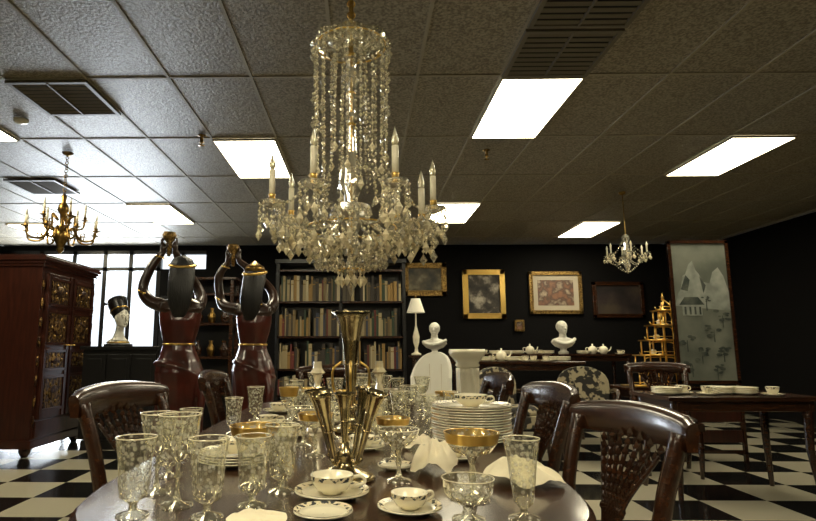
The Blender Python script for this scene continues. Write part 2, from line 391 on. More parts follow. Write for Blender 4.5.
def brass_chandelier():
    m=MB()
    z=.42
    while z<.88:
        m.torus((0,0,0),.018,.004,'brass',10,5,Matrix.Translation((0,0,z))@Matrix.Rotation(PI/2,4,'X')@Matrix.Rotation(0 if int(z*40)%2 else PI/2,4,'Y')); z+=.03
    m.lathe([(.06,.9),(.05,.88),(.01,.86)],'brass',n=12)
    m.lathe([(.005,.44),(.03,.4),(.02,.34),(.05,.3),(.06,.25),(.03,.2),(.02,.1),(.05,.05),(.075,0),(.08,-.06),(.05,-.12),(.03,-.16),(.04,-.19),(.005,-.23)],'brass',n=16)
    for (R,nn,z0,ph) in [(.36,8,0,.1),(.22,5,.14,.5)]:
        for i in range(nn):
            a=2*PI*i/nn+ph; c,s=math.cos(a),math.sin(a); f=lambda r,z:(r*c,r*s,z+z0)
            m.tube(bez([f(.05,.0),f(.12,.05),f(R*.55,-.08),f(R*.9,-.08),f(R,.0)],6),.011,'brass',7)
            m.tube(bez([f(R*.6,-.08),f(R*.55,-.02),f(R*.68,-.01),f(R*.66,-.05)],4),.007,'brass',5)
            m.lathe([(.01,0),(.045,.02),(.04,.015),(.015,.03),(.02,.05)],'brass',(R*c,R*s,z0),10)
            m.lathe([(.013,0),(.013,.09)],'candle',(R*c,R*s,z0+.045),8)
            m.lathe([(.008,0),(.014,.02),(.008,.05),(.001,.07)],'bulb',(R*c,R*s,z0+.135),8)
    return m.obj('brass_chandelier',(-2.98,5.5,2.25),scale=.92)
brass_chandelier()
# ------------------------------------------------------------------ armoire (front faces +X)
def armoire():
    m=MB(); D=1.25; W=1.15
    m.box((-D/2,W/2,1.05),(D,W,1.8),'redwood')
    for i,(o,h,z) in enumerate([(.02,.03,1.95),(.035,.03,1.98),(.055,.04,2.015),(.04,.02,2.045)]): m.box((-D/2,W/2,z),(D+2*o,W+2*o,h),'redwood')
    m.box((-D/2,W/2,.13),(D+.06,W+.06,.08),'redwood'); 
    for x in (-.08,-D+.08):
        for y in (.08,W-.08): m.lathe([(.03,0),(.05,.03),(.06,.07),(.05,.1)],'redwood',(x,y,0),12)
    m.box((.012,W/2,.27),(.02,W-.1,.16),'redwood')
    for s in (0,1):
        y0=.06+s*(W/2-.05); w=W/2-.08
        yc=y0+w/2
        m.box((.015,yc,1.12),(.03,w,1.5),'redwood')
        for yy in (y0+.03,y0+w-.03): m.box((.035,yy,1.12),(.02,.05,1.5),'redwood')
        for (z,h) in [(1.68,.24),(1.3,.3),(.96,.16),(.62,.3)]:
            m.box((.034,yc,z),(.012,w-.16,h),'carve')
            for zz in (z-h/2-.02,z+h/2+.02): m.box((.035,yc,zz),(.02,w-.06,.03),'redwood')
            m.ell((.042,yc,z),(.012,w*.2,h*.28),'carve',10,6)
            for q in range(6): m.ell((.042,yc+w*.24*math.cos(q*PI/3),z+h*.34*math.sin(q*PI/3)),(.01,.02,.02),'giltwood',6,5)
        m.torus((.05,y0+(w-.04 if s==0 else .04),1.12),.03,.005,'gold',14,5,)
    for y in (.02,W-.02):
        for z in [.35+.2*k for k in range(8)]: m.ell((.01,y,z),(.012,.02,.06),'carve',8,6)
    return m.obj('carved_armoire',(-3.43,6.02,0),bevel=.004,scale=1.03)
armoire()
def display_cabinet(name,loc,w,d,h,rz=0,doors=3,k='black'):
    m=MB(); m.box((0,0,h/2+.04),(w,d,h-.14),k); m.box((0,0,h-.02),(w+.06,d+.06,.04),k); m.box((0,0,.05),(w-.04,d-.04,.1),k)
    for i in range(doors):
        x=-w/2+w*(i+.5)/doors
        m.box((x,-d/2-.008,h/2+.03),(w/doors-.03,.016,h-.24),k); m.torus((0,0,0),.018,.003,'gold',10,5,Matrix.Translation((x+.08,-d/2-.025,h/2+.1))@Matrix.Rotation(PI/2,4,'X'))
        m.box((x,-d/2-.018,h/2+.03),(w/doors-.12,.006,h-.34),k)
    return m.obj(name,loc,rz,bevel=.003)
display_cabinet('black_lacquer_cabinet',(-2.75,6.75,0),.85,.45,1.14)
def curio():
    m=MB(); w,d,h=.62,.36,2.0
    m.box((0,d/2-.01,h/2),(w,.02,h),'black')
    for sx in (-1,1):
        for sy in (-1,1): m.box((sx*(w/2-.02),sy*(d/2-.02),h/2),(.04,.04,h),'wood')
    for z in (.1,.55,1.0,1.42,1.8,2.0): m.box((0,0,z),(w+(.08 if z==2 else 0),d+(.06 if z==2 else -.01),.03),'wood')
    for z in (.565,1.015,1.435):
        for x in (-.17,.0,.17): m.lathe([(.03,0),(.05,.04),(.055,.1),(.02,.16),(.03,.2)],'wood' if (x!=0) else 'brass',(x,0,z),12)
    return m.obj('curio_shelf',(-1.95,7.4,0),bevel=.002)
curio()
# ------------------------------------------------------------------ busts
def head_geo(m,k,c,s=1,rz=0):
    T=Matrix.Translation(c)@Matrix.Rotation(rz,4,'Z')@Matrix.Scale(s,4)
    m.ell((0,0,0),(.074,.095,.115),k,20,14,T); m.ell((0,-.035,-.06),(.05,.055,.055),k,16,10,T)
    m.tube([(0,-.085,.02),(0,-.112,-.025),(0,-.1,-.033)],[.009,.016,.012],k,8,T)
    m.ell((0,-.088,-.058),(.024,.012,.007),k,10,6,T); m.ell((0,-.09,-.07),(.02,.011,.007),k,10,6,T)
    m.ell((0,-.078,-.1),(.02,.018,.015),k,10,6,T)
    for sx in (-1,1):
        m.ell((sx*.078,.005,-.01),(.01,.02,.032),k,8,8,T); m.ell((sx*.032,-.082,.012),(.016,.01,.009),k,8,6,T)
        m.tube([(sx*.012,-.093,.03),(sx*.034,-.09,.036),(sx*.055,-.075,.028)],.006,k,6,T)
def nefertiti():
    e=empty('egyptian_queen_bust',(-2.84,6.7,1.14),.9)
    m=MB(); head_geo(m,'white',(0,-.02,.33))
    m.loft([(0,.03,.02,.14,.085),(0,.03,.06,.13,.08),(0,.03,.1,.07,.06),(0,.02,.17,.047,.05),(0,.0,.26,.045,.052),(0,0,.3,.05,.055)],'white')
    m.obj('face',parent=e,remesh=.006)
    m=MB()
    T=Matrix.Translation((0,.0,.37))@Matrix.Rotation(-.45,4,'X')
    m.loft([(0,.01,-.01,.084,.1),(0,.02,.06,.095,.11),(0,.03,.14,.108,.12),(0,.03,.2,.112,.124),(0,.03,.215,.1,.11)],'black',M=T)
    m.obj('crown',parent=e)
    m=MB(); m.torus((0,.02,.06),.1,.008,'gold',28,6,T,sy=1.15); m.lathe([(.0,0),(.16,0),(.16,.025),(.14,.03)],'black',(0,.03,0),20)
    for zz,rr,kk in ((.075,.095,'gold'),(.06,.115,'black'),(.045,.135,'gold')): m.torus((0,.03,zz),rr,.008,kk,24,6,sy=.65)
    m.obj('band_and_base',parent=e)
nefertiti()
def plaster_bust(name,loc,s=1,rz=0):
    m=MB(); head_geo(m,'white',(0,0,.38),.88)
    m.ell((0,.02,.4),(.082,.09,.088),'white',16,10); m.ell((0,.1,.37),(.035,.035,.035),'white')
    m.loft([(0,0,.0,.07,.07),(0,0,.03,.075,.075),(0,0,.05,.04,.04),(0,0,.08,.05,.045),(0,0,.11,.13,.08),(0,0,.17,.19,.1),(0,0,.215,.16,.085),(0,0,.245,.055,.05),(0,0,.32,.045,.045)],'white')
    m.tube(bez([(-.17,-.03,.2),(-.05,-.1,.15),(.08,-.1,.17),(.18,-.02,.22)],5),.025,'white',8)
    return m.obj(name,loc,rz,remesh=.007,scale=s)
# ------------------------------------------------------------------ torchere statues
def statue(loc,hx,rz=0,hc='hair'):
    e=empty('torchere_woman_statue',loc,rz)
    m=MB(); m.lathe([(.27,0),(.27,.05),(.24,.08),(.23,.14),(.25,.18),(.25,.2)],'black',n=28); m.obj('plinth',parent=e)
    fold=lambda a,z: 1+ (.10*max(0,(1.12-z))+.012)*math.sin(10*a+z*6)+ .05*max(0,(1.05-z))*math.sin(4*a-z*4)
    m=MB(); m.loft([(0,0,.2,.22,.2),(0,0,.28,.21,.19),(0,.01,.5,.18,.165),(.015,.01,.7,.175,.155),(.02,0,.84,.185,.16),(.015,-.015,.93,.185,.165),(.01,-.01,1.02,.16,.14),(0,0,1.10,.13,.11),(0,0,1.16,.118,.095),(0,.01,1.26,.145,.11),(0,.015,1.34,.16,.12),(0,.01,1.41,.165,.10),(0,0,1.45,.13,.08)],'dress',60,fold)
    S1=bez([(-.17,.0,1.0),(-.08,-.13,1.0),(.07,-.15,.95),(.18,-.06,.88),(.17,.08,.86),(.0,.16,.9),(-.14,.11,.97),(-.17,0,1.0)],6)
    m.tube(S1,.024,'dress',8)
    m.tube(bez([(.17,-.08,.88),(.2,-.1,.75),(.19,-.12,.6),(.2,-.12,.45)],5),[.03,.035,.03,.022],'dress',8)
    m.obj('dress',parent=e,remesh=.009)
    m=MB()
    m.loft([(0,0,1.36,.14,.09),(0,0,1.43,.178,.09),(0,0,1.48,.17,.075),(0,0,1.52,.09,.06),(0,.005,1.56,.052,.052),(0,.01,1.64,.05,.05)],'skin')
    head_geo(m,'skin',(0,.02,1.735),1,PI)
    def arm(P,side):
        m.tube(bez(P,6),[.058,.05,.042,.039,.027],'skin',10)
        h=Vector(P[-1]); 
        m.ell(h+Vector((0,0,.035)),(.026,.034,.048),'skin',10,8)
        for q in range(4):
            L=[.06,.07,.066,.05][q]
            d=Vector((side*.012,-.02+q*.014,.07)); b=h+d
            m.tube([b,b+Vector((side*.004,0,L*.5)),b+Vector((-side*.02,0,L*.9))],[.009,.008,.006],'skin',6)
        b=h+Vector((-side*.02,-.02,.03)); m.tube([b,b+Vector((-side*.018,-.012,.025)),b+Vector((-side*.02,-.008,.05))],[.01,.009,.007],'skin',6)
    arm([(-.15,0,1.46),(-.2+hx*.4,.02,1.5),(-.26+hx*.4,.05,1.6),(hx-.13,.05,1.78),(hx-.045,.05,1.9)],-1)
    arm([(.14,.02,1.46),(.15,.1,1.54),(.09,.16,1.66),(hx*.4+.02,.14,1.82),(hx+.045,.07,1.92)],1)
    m.obj('body',parent=e,remesh=.008)
    m=MB(); m.loft([(0,-.085,1.36,.045,.02),(0,-.085,1.46,.085,.035),(0,-.07,1.55,.1,.055),(0,-.05,1.64,.1,.075),(0,-.01,1.72,.102,.098),(0,.0,1.79,.1,.1),(0,.0,1.84,.075,.08),(0,0,1.865,.03,.035)],'hair',32,lambda a,z:1+.03*math.sin(14*a+z*20)); m.obj('hair',parent=e)
    m=MB(); T=Matrix.Translation((0,.0,1.79))@Matrix.Rotation(.25,4,'X'); m.torus((0,0,0),.103,.012,'gold',28,8,T)
    if hc=='brass': m.loft([(0,0,1.80,.1,.1),(0,0,1.85,.078,.083),(0,0,1.875,.035,.04),(0,0,1.9,.01,.01)],'brass',24,lambda a,z:1+.05*math.sin(10*a))
    m.torus((0,0,1.545),.062,.01,'gold',20,6); m.torus((0,0,1.50),.105,.008,'gold',24,6,sy=.75); m.torus((-.0,-.0,0),.047,.008,'gold',14,6,Matrix.Translation((-.25+hx*.4,.04,1.56))@Matrix.Rotation(.5,4,'Y'))
    m.torus((0,0,0),.036,.007,'gold',14,6,Matrix.Translation((hx-.07,.05,1.86))@Matrix.Rotation(.25,4,'Y'))
    m.torus((0,0,1.15),.122,.009,'gold',28,6,sy=.82)
    m.obj('gold_jewellery',parent=e)
    m=MB(); m.lathe([(.015,-.06),(.02,0),(.03,.03),(.022,.05),(.05,.09),(.06,.12),(.045,.13),(.05,.14)],'giltwood',(hx,.055,1.93),16); m.obj('torch_socket',parent=e)
    return e
statue((-1.47,4.6,0),-.12,0.2)
statue((-.97,5.1,0),-.24,-.2,'brass')
# ------------------------------------------------------------------ bookcase
def bookcase():
    m=MB(); w=1.9; h=2.42; d=.32
    m.box((0,d/2-.01,h/2),(w,.02,h),'black'); 
    for x in (-w/2,0,w/2): m.box((x,0,h/2),(.05,d,h),'black')
    zs=[.1,.42,.8,1.28,1.8,2.28]
    for z in zs: m.box((0,0,z),(w,d,.03),'wood')
    m.box((0,0,h),(w+.08,d+.06,.06),'black')
    bo=m.obj('bookcase',(-.32,8.7,0),bevel=.002)
    b=MB(); cols=['b0','b1','b2','b3','b4','b5','b6','b7','b0','b2','b5','b8']
    for zi in range(len(zs)-1):
        gap=zs[zi+1]-zs[zi]-.04
        for x0 in (-w/2+.03,.03):
            x=x0
            while x<x0+w/2-.08:
                t=random.uniform(.016,.05); hh=gap*random.uniform(.62,.92) if gap<.4 else random.uniform(.24,.41)
                if random.random()<.05: x+=t*2; continue
                dd=random.uniform(.18,.24)
                b.box((x+t/2,-.02,zs[zi]+.016+hh/2),(t*.94,dd,hh),random.choice(cols)); 
                if t>.03: b.box((x+t/2,-.02-dd/2-.001,zs[zi]+.016+hh*.8),(t*.94,.002,.012),'giltwood')
                x+=t
    b.obj('books',(0,-.04,0),parent=bo)
for i,c in enumerate([(.36,.29,.16),(.13,.022,.015),(.18,.13,.06),(.025,.045,.025),(.46,.39,.25),(.035,.027,.02),(.035,.045,.08),(.28,.17,.05),(.08,.065,.04)]): M['b%d'%i]=mat('book_cloth_%d'%i,c,.6)
bookcase()
# ------------------------------------------------------------------ paintings
def paintmat(name,cols,sc,seed):
    m,nt,b=newmat(name); N=nt.nodes.new; L=nt.links.new
    tc=N('ShaderNodeTexCoord'); mp=N('ShaderNodeMapping'); mp.inputs['Location'].default_value=(seed,seed*2,seed); n=N('ShaderNodeTexNoise'); n.inputs['Scale'].default_value=sc; n.inputs['Detail'].default_value=6
    L(tc.outputs['Object'],mp.inputs[0]); L(mp.outputs[0],n.inputs[0]); r=N('ShaderNodeValToRGB'); L(n.outputs[0],r.inputs[0])
    e=r.color_ramp.elements; e[0].position=.35; e[0].color=(*cols[0],1); e[1].position=.68; e[1].color=(*cols[-1],1)
    for i,c in enumerate(cols[1:-1]): q=e.new(.35+.33*(i+1)/(len(cols)-1)); q.color=(*c,1)
    L(r.outputs[0],b.inputs['Base Color']); b.inputs['Roughness'].default_value=.5; return m
M['art1']=paintmat('oil_painting_a',[(.01,.01,.01),(.06,.05,.04),(.5,.45,.36)],5,3)
M['art2']=paintmat('print_b',[(.25,.12,.07),(.10,.06,.045),(.45,.36,.26)],7,9)
M['art3']=paintmat('oil_painting_c',[(.008,.008,.008),(.03,.02,.02),(.06,.045,.03)],3,5)
M['art4']=paintmat('oil_painting_d',[(.02,.02,.012),(.10,.08,.04),(.3,.26,.16)],4,12)
M['scrollart']=paintmat('landscape_scroll_paint',[(.10,.11,.09),(.15,.16,.13),(.2,.21,.17)],3.0,2)
M['ink1']=paintmat('ink_wash_light',[(.2,.215,.19),(.28,.3,.26),(.36,.36,.32)],9,1)
M['ink2']=paintmat('ink_wash_dark',[(.03,.04,.035),(.06,.07,.06),(.12,.13,.1)],12,4)
M['mat']=mat('cream_mount_board',(.5,.44,.34),.8)
def framed(name,x0,x1,z0,z1,y,fr,art,fw=.07,mount=0):
    m=MB(); w=x1-x0;h=z1-z0
    for s in (-1,1):
        m.box((s*(w/2-fw/2),0,0),(fw,.05,h),fr); m.box((0,0,s*(h/2-fw/2)),(w,.05,fw),fr)
        m.box((s*(w/2-fw),-.02,0),(fw*.3,.04,h-2*fw),fr); m.box((0,-.02,s*(h/2-fw)),(w-2*fw,.04,fw*.3),fr)
    if mount: m.box((0,.008,0),(w-fw,.02,h-fw),'mat')
    m.box((0,.0,0),(w-2*fw-2*mount,.02,h-2*fw-2*mount),art)
    return m.obj(name,((x0+x1)/2,y,(z0+z1)/2),bevel=.004)
framed('gilt_framed_painting',1.90,2.70,1.66,2.59,10.76,'gold','art1',.09)
framed('framed_print',3.15,4.14,1.75,2.55,10.76,'giltwood','art2',.06,.1)
framed('dark_framed_painting',4.33,5.28,1.68,2.35,10.76,'wood','art3',.06)
framed('gilt_framed_landscape',.78,1.6,2.09,2.72,10.76,'giltwood','art4',.09)
framed('small_framed_picture',2.85,3.03,1.43,1.64,10.76,'giltwood','art2',.03)
# ------------------------------------------------------------------ back tables with china
def plate(m,c,r=.12,h=.02,k='china',band=None,n=28):
    m.lathe([(r*.55,0),(r*.6,.004),(r,h),(r*.985,h+.003),(r*.62,.008),(.001,.006)],k,c,n,cap=False)
    if band: m.lathe([(r*.99,h+.0045),(r*.80,h*.62+.0042)],band,c,n,cap=False)
def cup(m,c,r=.042,h=.055,k='china',band='chinablue',saucer=True,ang=0):
    x,y,z=c
    if saucer: plate(m,(x,y,z),r*1.75,.014,k,band); z+=.008
    m.lathe([(r*.45,0),(r*.5,.005),(r*.75,h*.25),(r*.95,h*.65),(r,h),(r*.95,h),(r*.88,h*.6),(r*.5,h*.2),(.001,h*.12)],k,(x,y,z),24,cap=False)
    m.lathe([(r*1.012,h*.98),(r*.985,h*.72)],band,(x,y,z),24,cap=False)
    c_,s_=math.cos(ang),math.sin(ang); f=lambda a,b:(x+(r+a)*c_,y+(r+a)*s_,z+b)
    m.tube(bez([f(-.004,h*.82),f(.02,h*.85),f(.024,h*.5),f(-.006,h*.3)],5),.004,k,6)
def side_table(name,loc,w,d,h,k='wood'):
    m=MB(); m.box((0,0,h-.015),(w,d,.03),k); m.box((0,0,h-.07),(w-.1,d-.1,.08),k)
    for sx in (-1,1):
        for sy in (-1,1): m.tube([(sx*(w/2-.08),sy*(d/2-.08),h-.05),(sx*(w/2-.09),sy*(d/2-.09),h*.5),(sx*(w/2-.06),sy*(d/2-.06),0)],[.035,.028,.018],k,8)
    return m.obj(name,loc,bevel=.003)
def teaset(name,loc,w,d,n,seed,pots=True):
    random.seed(seed); m=MB()
    for i in range(n):
        x=-w/2+w*(i+.5)/n; y=random.uniform(-d/2,d/2); t=random.random()
        if t<.5 or (not pots and t>.75): cup(m,(x,y,0),.045,.06,ang=random.random()*6)
        elif t<.75:
            for j in range(4): plate(m,(x,y,j*.012),.11)
        else:
            m.lathe([(.04,0),(.05,.01),(.075,.05),(.065,.1),(.04,.125),(.025,.13),(.01,.14),(.014,.16),(.001,.17)],'china',(x,y,0),20)
            m.tube(bez([(x+.06,y,.04),(x+.11,y,.07),(x+.13,y,.12)],4),[.012,.007],'china',8)
            m.tube(bez([(x-.05,y,.1),(x-.11,y,.1),(x-.1,y,.045),(x-.06,y,.035)],4),.006,'china',6)
    return m.obj(name,loc)
side_table('sideboard_table',(2.95,9.75,0),2.9,.7,1.02)
teaset('china_tea_set',(2.35,9.65,1.021),1.7,.4,13,3)
teaset('china_tea_set',(3.95,9.65,1.021),.7,.3,4,5)
plaster_bust('plaster_bust',(3.4,9.8,1.021),1.15,.2)
side_table('console_table',(1.15,8.2,0),.95,.45,1.02)
plaster_bust('plaster_bust',(1.03,8.2,1.021),.95,-.3)
def table_lamp(loc):
    m=MB(); m.lathe([(.07,0),(.07,.02),(.03,.04),(.02,.1),(.045,.18),(.05,.26),(.025,.36),(.012,.42),(.008,.62)],'china',n=20)
    m.lathe([(.13,.6),(.065,.8)],'lampshade',n=28,cap=False); m.lathe([(.01,.8),(.012,.83),(.001,.85)],'brass',n=8)
    return m.obj('table_lamp',loc)
table_lamp((.77,8.2,1.021))
def white_armchair():
    m=MB(); n=15; vs=[];fs=[]
    for i in range(n):
        t=-1+2*i/(n-1); a=t*1.45; x=.27*math.sin(a); y=.24*math.cos(a); top=1.12-.32*abs(t)**2.2
        for (r,z) in [(1,.42),(1,top-.02),(1.03,top),(.88,top),(.86,.42)]: vs.append((x*r,y*r,z))
    for i in range(n-1):
        for j in range(5): fs.append((i*5+j,i*5+(j+1)%5,(i+1)*5+(j+1)%5,(i+1)*5+j))
    fs.append((0,1,2,3,4)); fs.append(tuple((n-1)*5+j for j in range(5))[::-1])
    m.add(vs,fs,'white',True); m.loft([(0,-.02,.36,.27,.25),(0,-.02,.46,.28,.26),(0,-.02,.5,.24,.22)],'white')
    for sx in (-1,1):
        for sy in (-1,1): m.tube([(sx*.2,sy*.19,.38),(sx*.22,sy*.2,0)],[.028,.016],'white',8)
    for k in range(-2,3): m.tube([(k*.075,.225-abs(k)*.022,.5),(k*.08,.22-abs(k)*.022,1.02-abs(k)*.05)],.007,'mat',6)
    return m.obj('white_armchair',(.80,6.9,0),-.5,bevel=.006,scale=.96)
white_armchair()
def pedestal():
    m=MB(); fl=lambda a,z:1+.07*math.cos(10*a+z*14)
    m.lathe([(.15,0),(.15,.06),(.13,.08),(.11,.12)],'china',n=32)
    m.lathe([(.10,.12)]+[(.10-.012*k/20,.12+.84*k/20) for k in range(1,21)],'china',n=72,fn=fl)
    m.lathe([(.08,.96),(.1,.98),(.09,1.0),(.12,1.04),(.14,1.06),(.15,1.085),(.145,1.11)],'china',n=36)
    return m.obj('marble_column_pedestal',(.86,4.75,0))
pedestal()
def pattern_chair(loc,rz):
    m=MB(); m.box((0,0,.4),(.55,.52,.12),'pattern'); m.loft([(0,0,.46,.26,.25),(0,0,.5,.26,.25),(0,0,.54,.2,.2)],'pattern')
    vs=[];fs=[];n=13
    for i in range(n):
        a=PI*i/(n-1); x=.27*math.cos(a); z=.68+.24*max(0,math.sin(a))**.7
        vs+=[(x,-.24,z),(x,-.32,z)]
    vs+=[(-.24,-.22,.45),(-.24,-.3,.45),(.24,-.22,.45),(.24,-.3,.45)]
    f=[2*i for i in range(n)]+[2*n,2*n+2]; bk=[2*i+1 for i in range(n)]+[2*n+1,2*n+3]
    fs=[tuple(f)[::-1],tuple(bk)]
    L=len(f)
    for i in range(L): fs.append((f[i],f[(i+1)%L],bk[(i+1)%L],bk[i]))
    m.add(vs,fs,'pattern')
    for sx in (-1,1):
        for sy in (-1,1): m.tube([(sx*.22,sy*.2,.36),(sx*.24,sy*.22,0)],[.028,.016],'wood',8)
        m.tube(bez([(sx*.28,-.25,.66),(sx*.31,-.05,.68),(sx*.31,.12,.64),(sx*.27,.18,.4)],5),.022,'wood',8)
    return m.obj('patterned_armchair',loc,rz,bevel=.012)
pattern_chair((1.55,6.0,0),PI+.5); pattern_chair((2.35,6.2,0),PI-.3)
side_table('display_table',(2.85,4.70,0),1.15,.65,.76); teaset('china_tea_set',(2.75,4.6,.761),.9,.3,6,12,False)
side_table('display_table',(3.25,6.6,0),.8,.6,.70)
side_table('display_table',(2.1,7.6,0),1.4,.6,.95); teaset('china_tea_set',(2.1,7.55,.951),1.2,.3,9,21)
# gold bamboo etagere stepped like a pagoda: every shelf carried by the posts below it
def pagoda():
    m=MB(); n=6; pole=.26; W0=.50; H=.165
    left=lambda i: pole-W0*(1-i/(n+.8))
    for i in range(n):
        z=i*H; xl=left(i); w=pole-xl; d=.28*(1-i*.08)
        m.box(((xl+pole)/2,0,z+.008),(w+.03,d+.02,.012),'gold')
        m.tube([(xl-.02,-d/2-.01,z+.012),(pole+.02,-d/2-.01,z+.012)],.009,'gold',6)
        m.tube([(xl-.015,-d/2-.01,z+.012),(xl-.04,-d/2-.015,z+.02),(xl-.055,-d/2-.02,z+.045)],[.009,.007,.004],'gold',6)
        m.tube([(xl,-d/2-.01,z+.05),(pole,-d/2-.01,z+.05)],.004,'gold',6)
        if i<n-1:
            xn=left(i+1)+.01
            for xx in (xn,(xn+pole)/2):
                for yy in (-d/2+.02,d/2-.02): m.tube([(xx,yy,z),(xx,yy,z+H)],.008,'gold',6)
            # arched fretwork under the next shelf
            m.tube(bez([(xn,-d/2+.02,z+H-.07),(xn+.02,-d/2+.02,z+H-.02),((xn+pole)/2,-d/2+.02,z+H-.01),(pole-.02,-d/2+.02,z+H-.02),(pole,-d/2+.02,z+H-.07)],5),.005,'gold',6)
            m.lathe([(.02,0),(.035,.02),(.03,.05),(.015,.06)],'china',((xn*2+pole)/3-.01,0,z+.015),12)
            plate(m,((xn+pole*2)/3,0,z+.015),.045,.012)
    for yy in (-.1,.1): m.tube([(pole,yy,0),(pole,yy,n*H-.05)],.013,'gold',8)
    for k in range(12): m.torus((pole,-.1,.05+k*.075),.015,.003,'gold',10,5)
    m.tube(bez([(left(5),-.06,5*H),(.19,-.06,5*H+.08),(.22,0,5*H+.14)],4),.007,'gold',6); m.tube(bez([(pole,-.1,5*H+.05),(.24,-.05,5*H+.1),(.22,0,5*H+.14)],4),.007,'gold',6)
    m.lathe([(.02,0),(.012,.02),(.018,.035),(.006,.05),(.001,.08)],'gold',(.22,0,5*H+.13),10)
    return m.obj('gold_pagoda_etagere',(3.18,6.5,.701))
pagoda()
def screen():
    m=MB(); w=.62; h=1.45; z0=.78
    m.box((w/2,0,z0+h/2),(w,.025,h),'scrollart')
    for sx in (.015,w-.015): m.box((sx,-.005,z0/2+h/2),(.03,.04,z0+h),'wood')
    for z in (z0,z0+h-.012,.1): m.box((w/2,-.005,z),(w,.04,.03),'wood')
    for z in (.25,.45,.62): m.box((w/2,-.002,z),(w,.02,.12),'redwood')
    y=-.0145
    def poly(pts,k,dy=0): m.add([(a,y-dy,b) for a,b in pts],[tuple(range(len(pts)))],k)
    poly([(.03,1.55),(.07,1.68),(.1,1.72),(.13,1.86),(.16,1.88),(.2,1.98),(.24,2.02),(.27,1.92),(.3,1.88),(.33,1.8),(.4,1.78),(.44,1.9),(.5,1.95),(.55,1.86),(.59,1.7),(.59,1.5)],'ink1')
    poly([(.1,1.72),(.16,1.87),(.2,1.82),(.17,1.7)],'ink2',.001); poly([(.3,1.86),(.36,1.76),(.33,1.68)],'ink2',.001)
    poly([(.1,1.45),(.3,1.45),(.3,1.56),(.1,1.56)],'ink1',.002); poly([(.07,1.56),(.33,1.56),(.27,1.64),(.13,1.64)],'ink2',.002)
    for k in range(4): poly([(.12+.05*k,1.46),(.14+.05*k,1.46),(.14+.05*k,1.54),(.12+.05*k,1.54)],'ink2',.003)
    rr=random.Random(4)
    for (cx,cz,s) in [(.12,1.2,.07),(.4,1.3,.08),(.26,1.08,.07),(.5,1.45,.07),(.48,1.1,.08),(.35,1.62,.04),(.15,.95,.08),(.4,.92,.07)]:
        for q in range(9):
            bx=cx+rr.uniform(-s,s); bz=cz+rr.uniform(-s*.7,s*.7); t=s*rr.uniform(.2,.4)
            poly([(bx+t*math.cos(a)*(1+.2*rr.random()),bz+t*.6*math.sin(a)) for a in [2*PI*i/8 for i in range(8)]],'ink2',.002+.0002*q)
        poly([(cx-.006,cz-.12),(cx+.006,cz-.12),(cx+.004,cz),(cx-.004,cz)],'ink2',.002)
    return m.obj('landscape_painted_screen',(3.2,5.95,0))
screen()
# ------------------------------------------------------------------ table ware
TZ=.7602
random.seed(11)
def goblet_mesh(kind,name,rim=None):
    m=MB()
    P={'water':[(.036,0),(.034,.004),(.01,.012),(.008,.022),(.012,.028),(.03,.04),(.034,.075),(.036,.115),(.044,.165)],
       'wine':[(.04,0),(.038,.004),(.012,.01),(.005,.03),(.005,.06),(.011,.066),(.005,.074),(.006,.095),(.02,.108),(.036,.13),(.041,.16),(.05,.205)],
       'coupe':[(.036,0),(.034,.004),(.01,.01),(.005,.03),(.009,.05),(.005,.07),(.012,.09),(.04,.1),(.054,.118),(.06,.14)],
       'sherbet':[(.04,0),(.038,.005),(.015,.012),(.012,.03),(.02,.036),(.045,.045),(.058,.065),(.062,.095)],
       'tall':[(.036,0),(.034,.004),(.01,.012),(.008,.022),(.022,.036),(.028,.08),(.033,.13),(.041,.175)]}[kind]
    m.lathe(P,'glass',n=28,cap=False)
    st=[p for p in P if p[0]<=.013]
    m.lathe([(max(.002,p[0]*.95),p[1]) for p in st],'crystal',n=10)
    r,z=P[-1]; m.torus((0,0,z),r,.0013,'gold' if rim else 'crystal2',28,5)
    if rim:
        r2,z2=P[-2]; t=.95
        m.lathe([(r+.0006,z),(r*(1-t)+r2*t+.0008,z*(1-t)+z2*t)],rim,n=28,cap=False)
    return m.mesh(name)
G={k:goblet_mesh(k,'crystal_goblet') for k in ('water','wine','coupe','sherbet','tall')}
GG={k:goblet_mesh(k,'gold_rimmed_goblet','gold') for k in ('coupe','wine')}
for k,x,y,s in [('water',-.50,1.30,1),('wine',-.43,1.38,1.0),('water',-.335,1.29,1),('water',-.205,1.51,1),('wine',-.52,1.50,.95),('water',-.255,1.38,.95),('coupe',.10,1.64,.98),('sherbet',.225,1.28,.9),('tall',.345,1.29,.95),
                ('water',-.55,1.68,.9),('coupe',-.22,2.2,1),('water',.06,2.35,.95),('tall',.16,2.55,1),('wine',.22,2.75,.9),('tall',.05,3.0,1),('wine',.12,3.3,1),('water',-.25,2.72,1),('tall',-.35,3.0,1),('wine',-.15,3.2,.95),('wine',.0,3.55,1),('wine',.1,3.7,1),
                ('water',.3,3.1,1),('wine',.35,3.4,.95),('water',-.55,2.5,.9),('wine',-.3,3.7,1),('tall',.22,3.6,1),('water',-.25,1.78,.85),('tall',.14,2.92,.9),
                ('water',.30,2.58,.95),('tall',.40,2.62,.95),('water',-.54,2.95,1),('water',-.60,2.05,.9),('wine',-.12,2.4,.85),('coupe',.22,2.95,1),('water',-.4,3.55,1),('wine',.0,3.3,.95)]:
    place(G[k],'crystal_goblet',(x,y,TZ),random.random()*3,scale=s)
for k,x,y,s in [('coupe',-.29,1.58,1.1),('coupe',.265,1.44,1.12),('coupe',-.16,2.0,1),('coupe',.10,1.93,.95),('coupe',-.08,3.05,1),('wine',-.33,2.62,.9),('coupe',.43,2.98,1),('coupe',-.3,3.25,1)]:
    place(GG[k],'gold_rimmed_goblet',(x,y,TZ),0,scale=s)
m=MB()
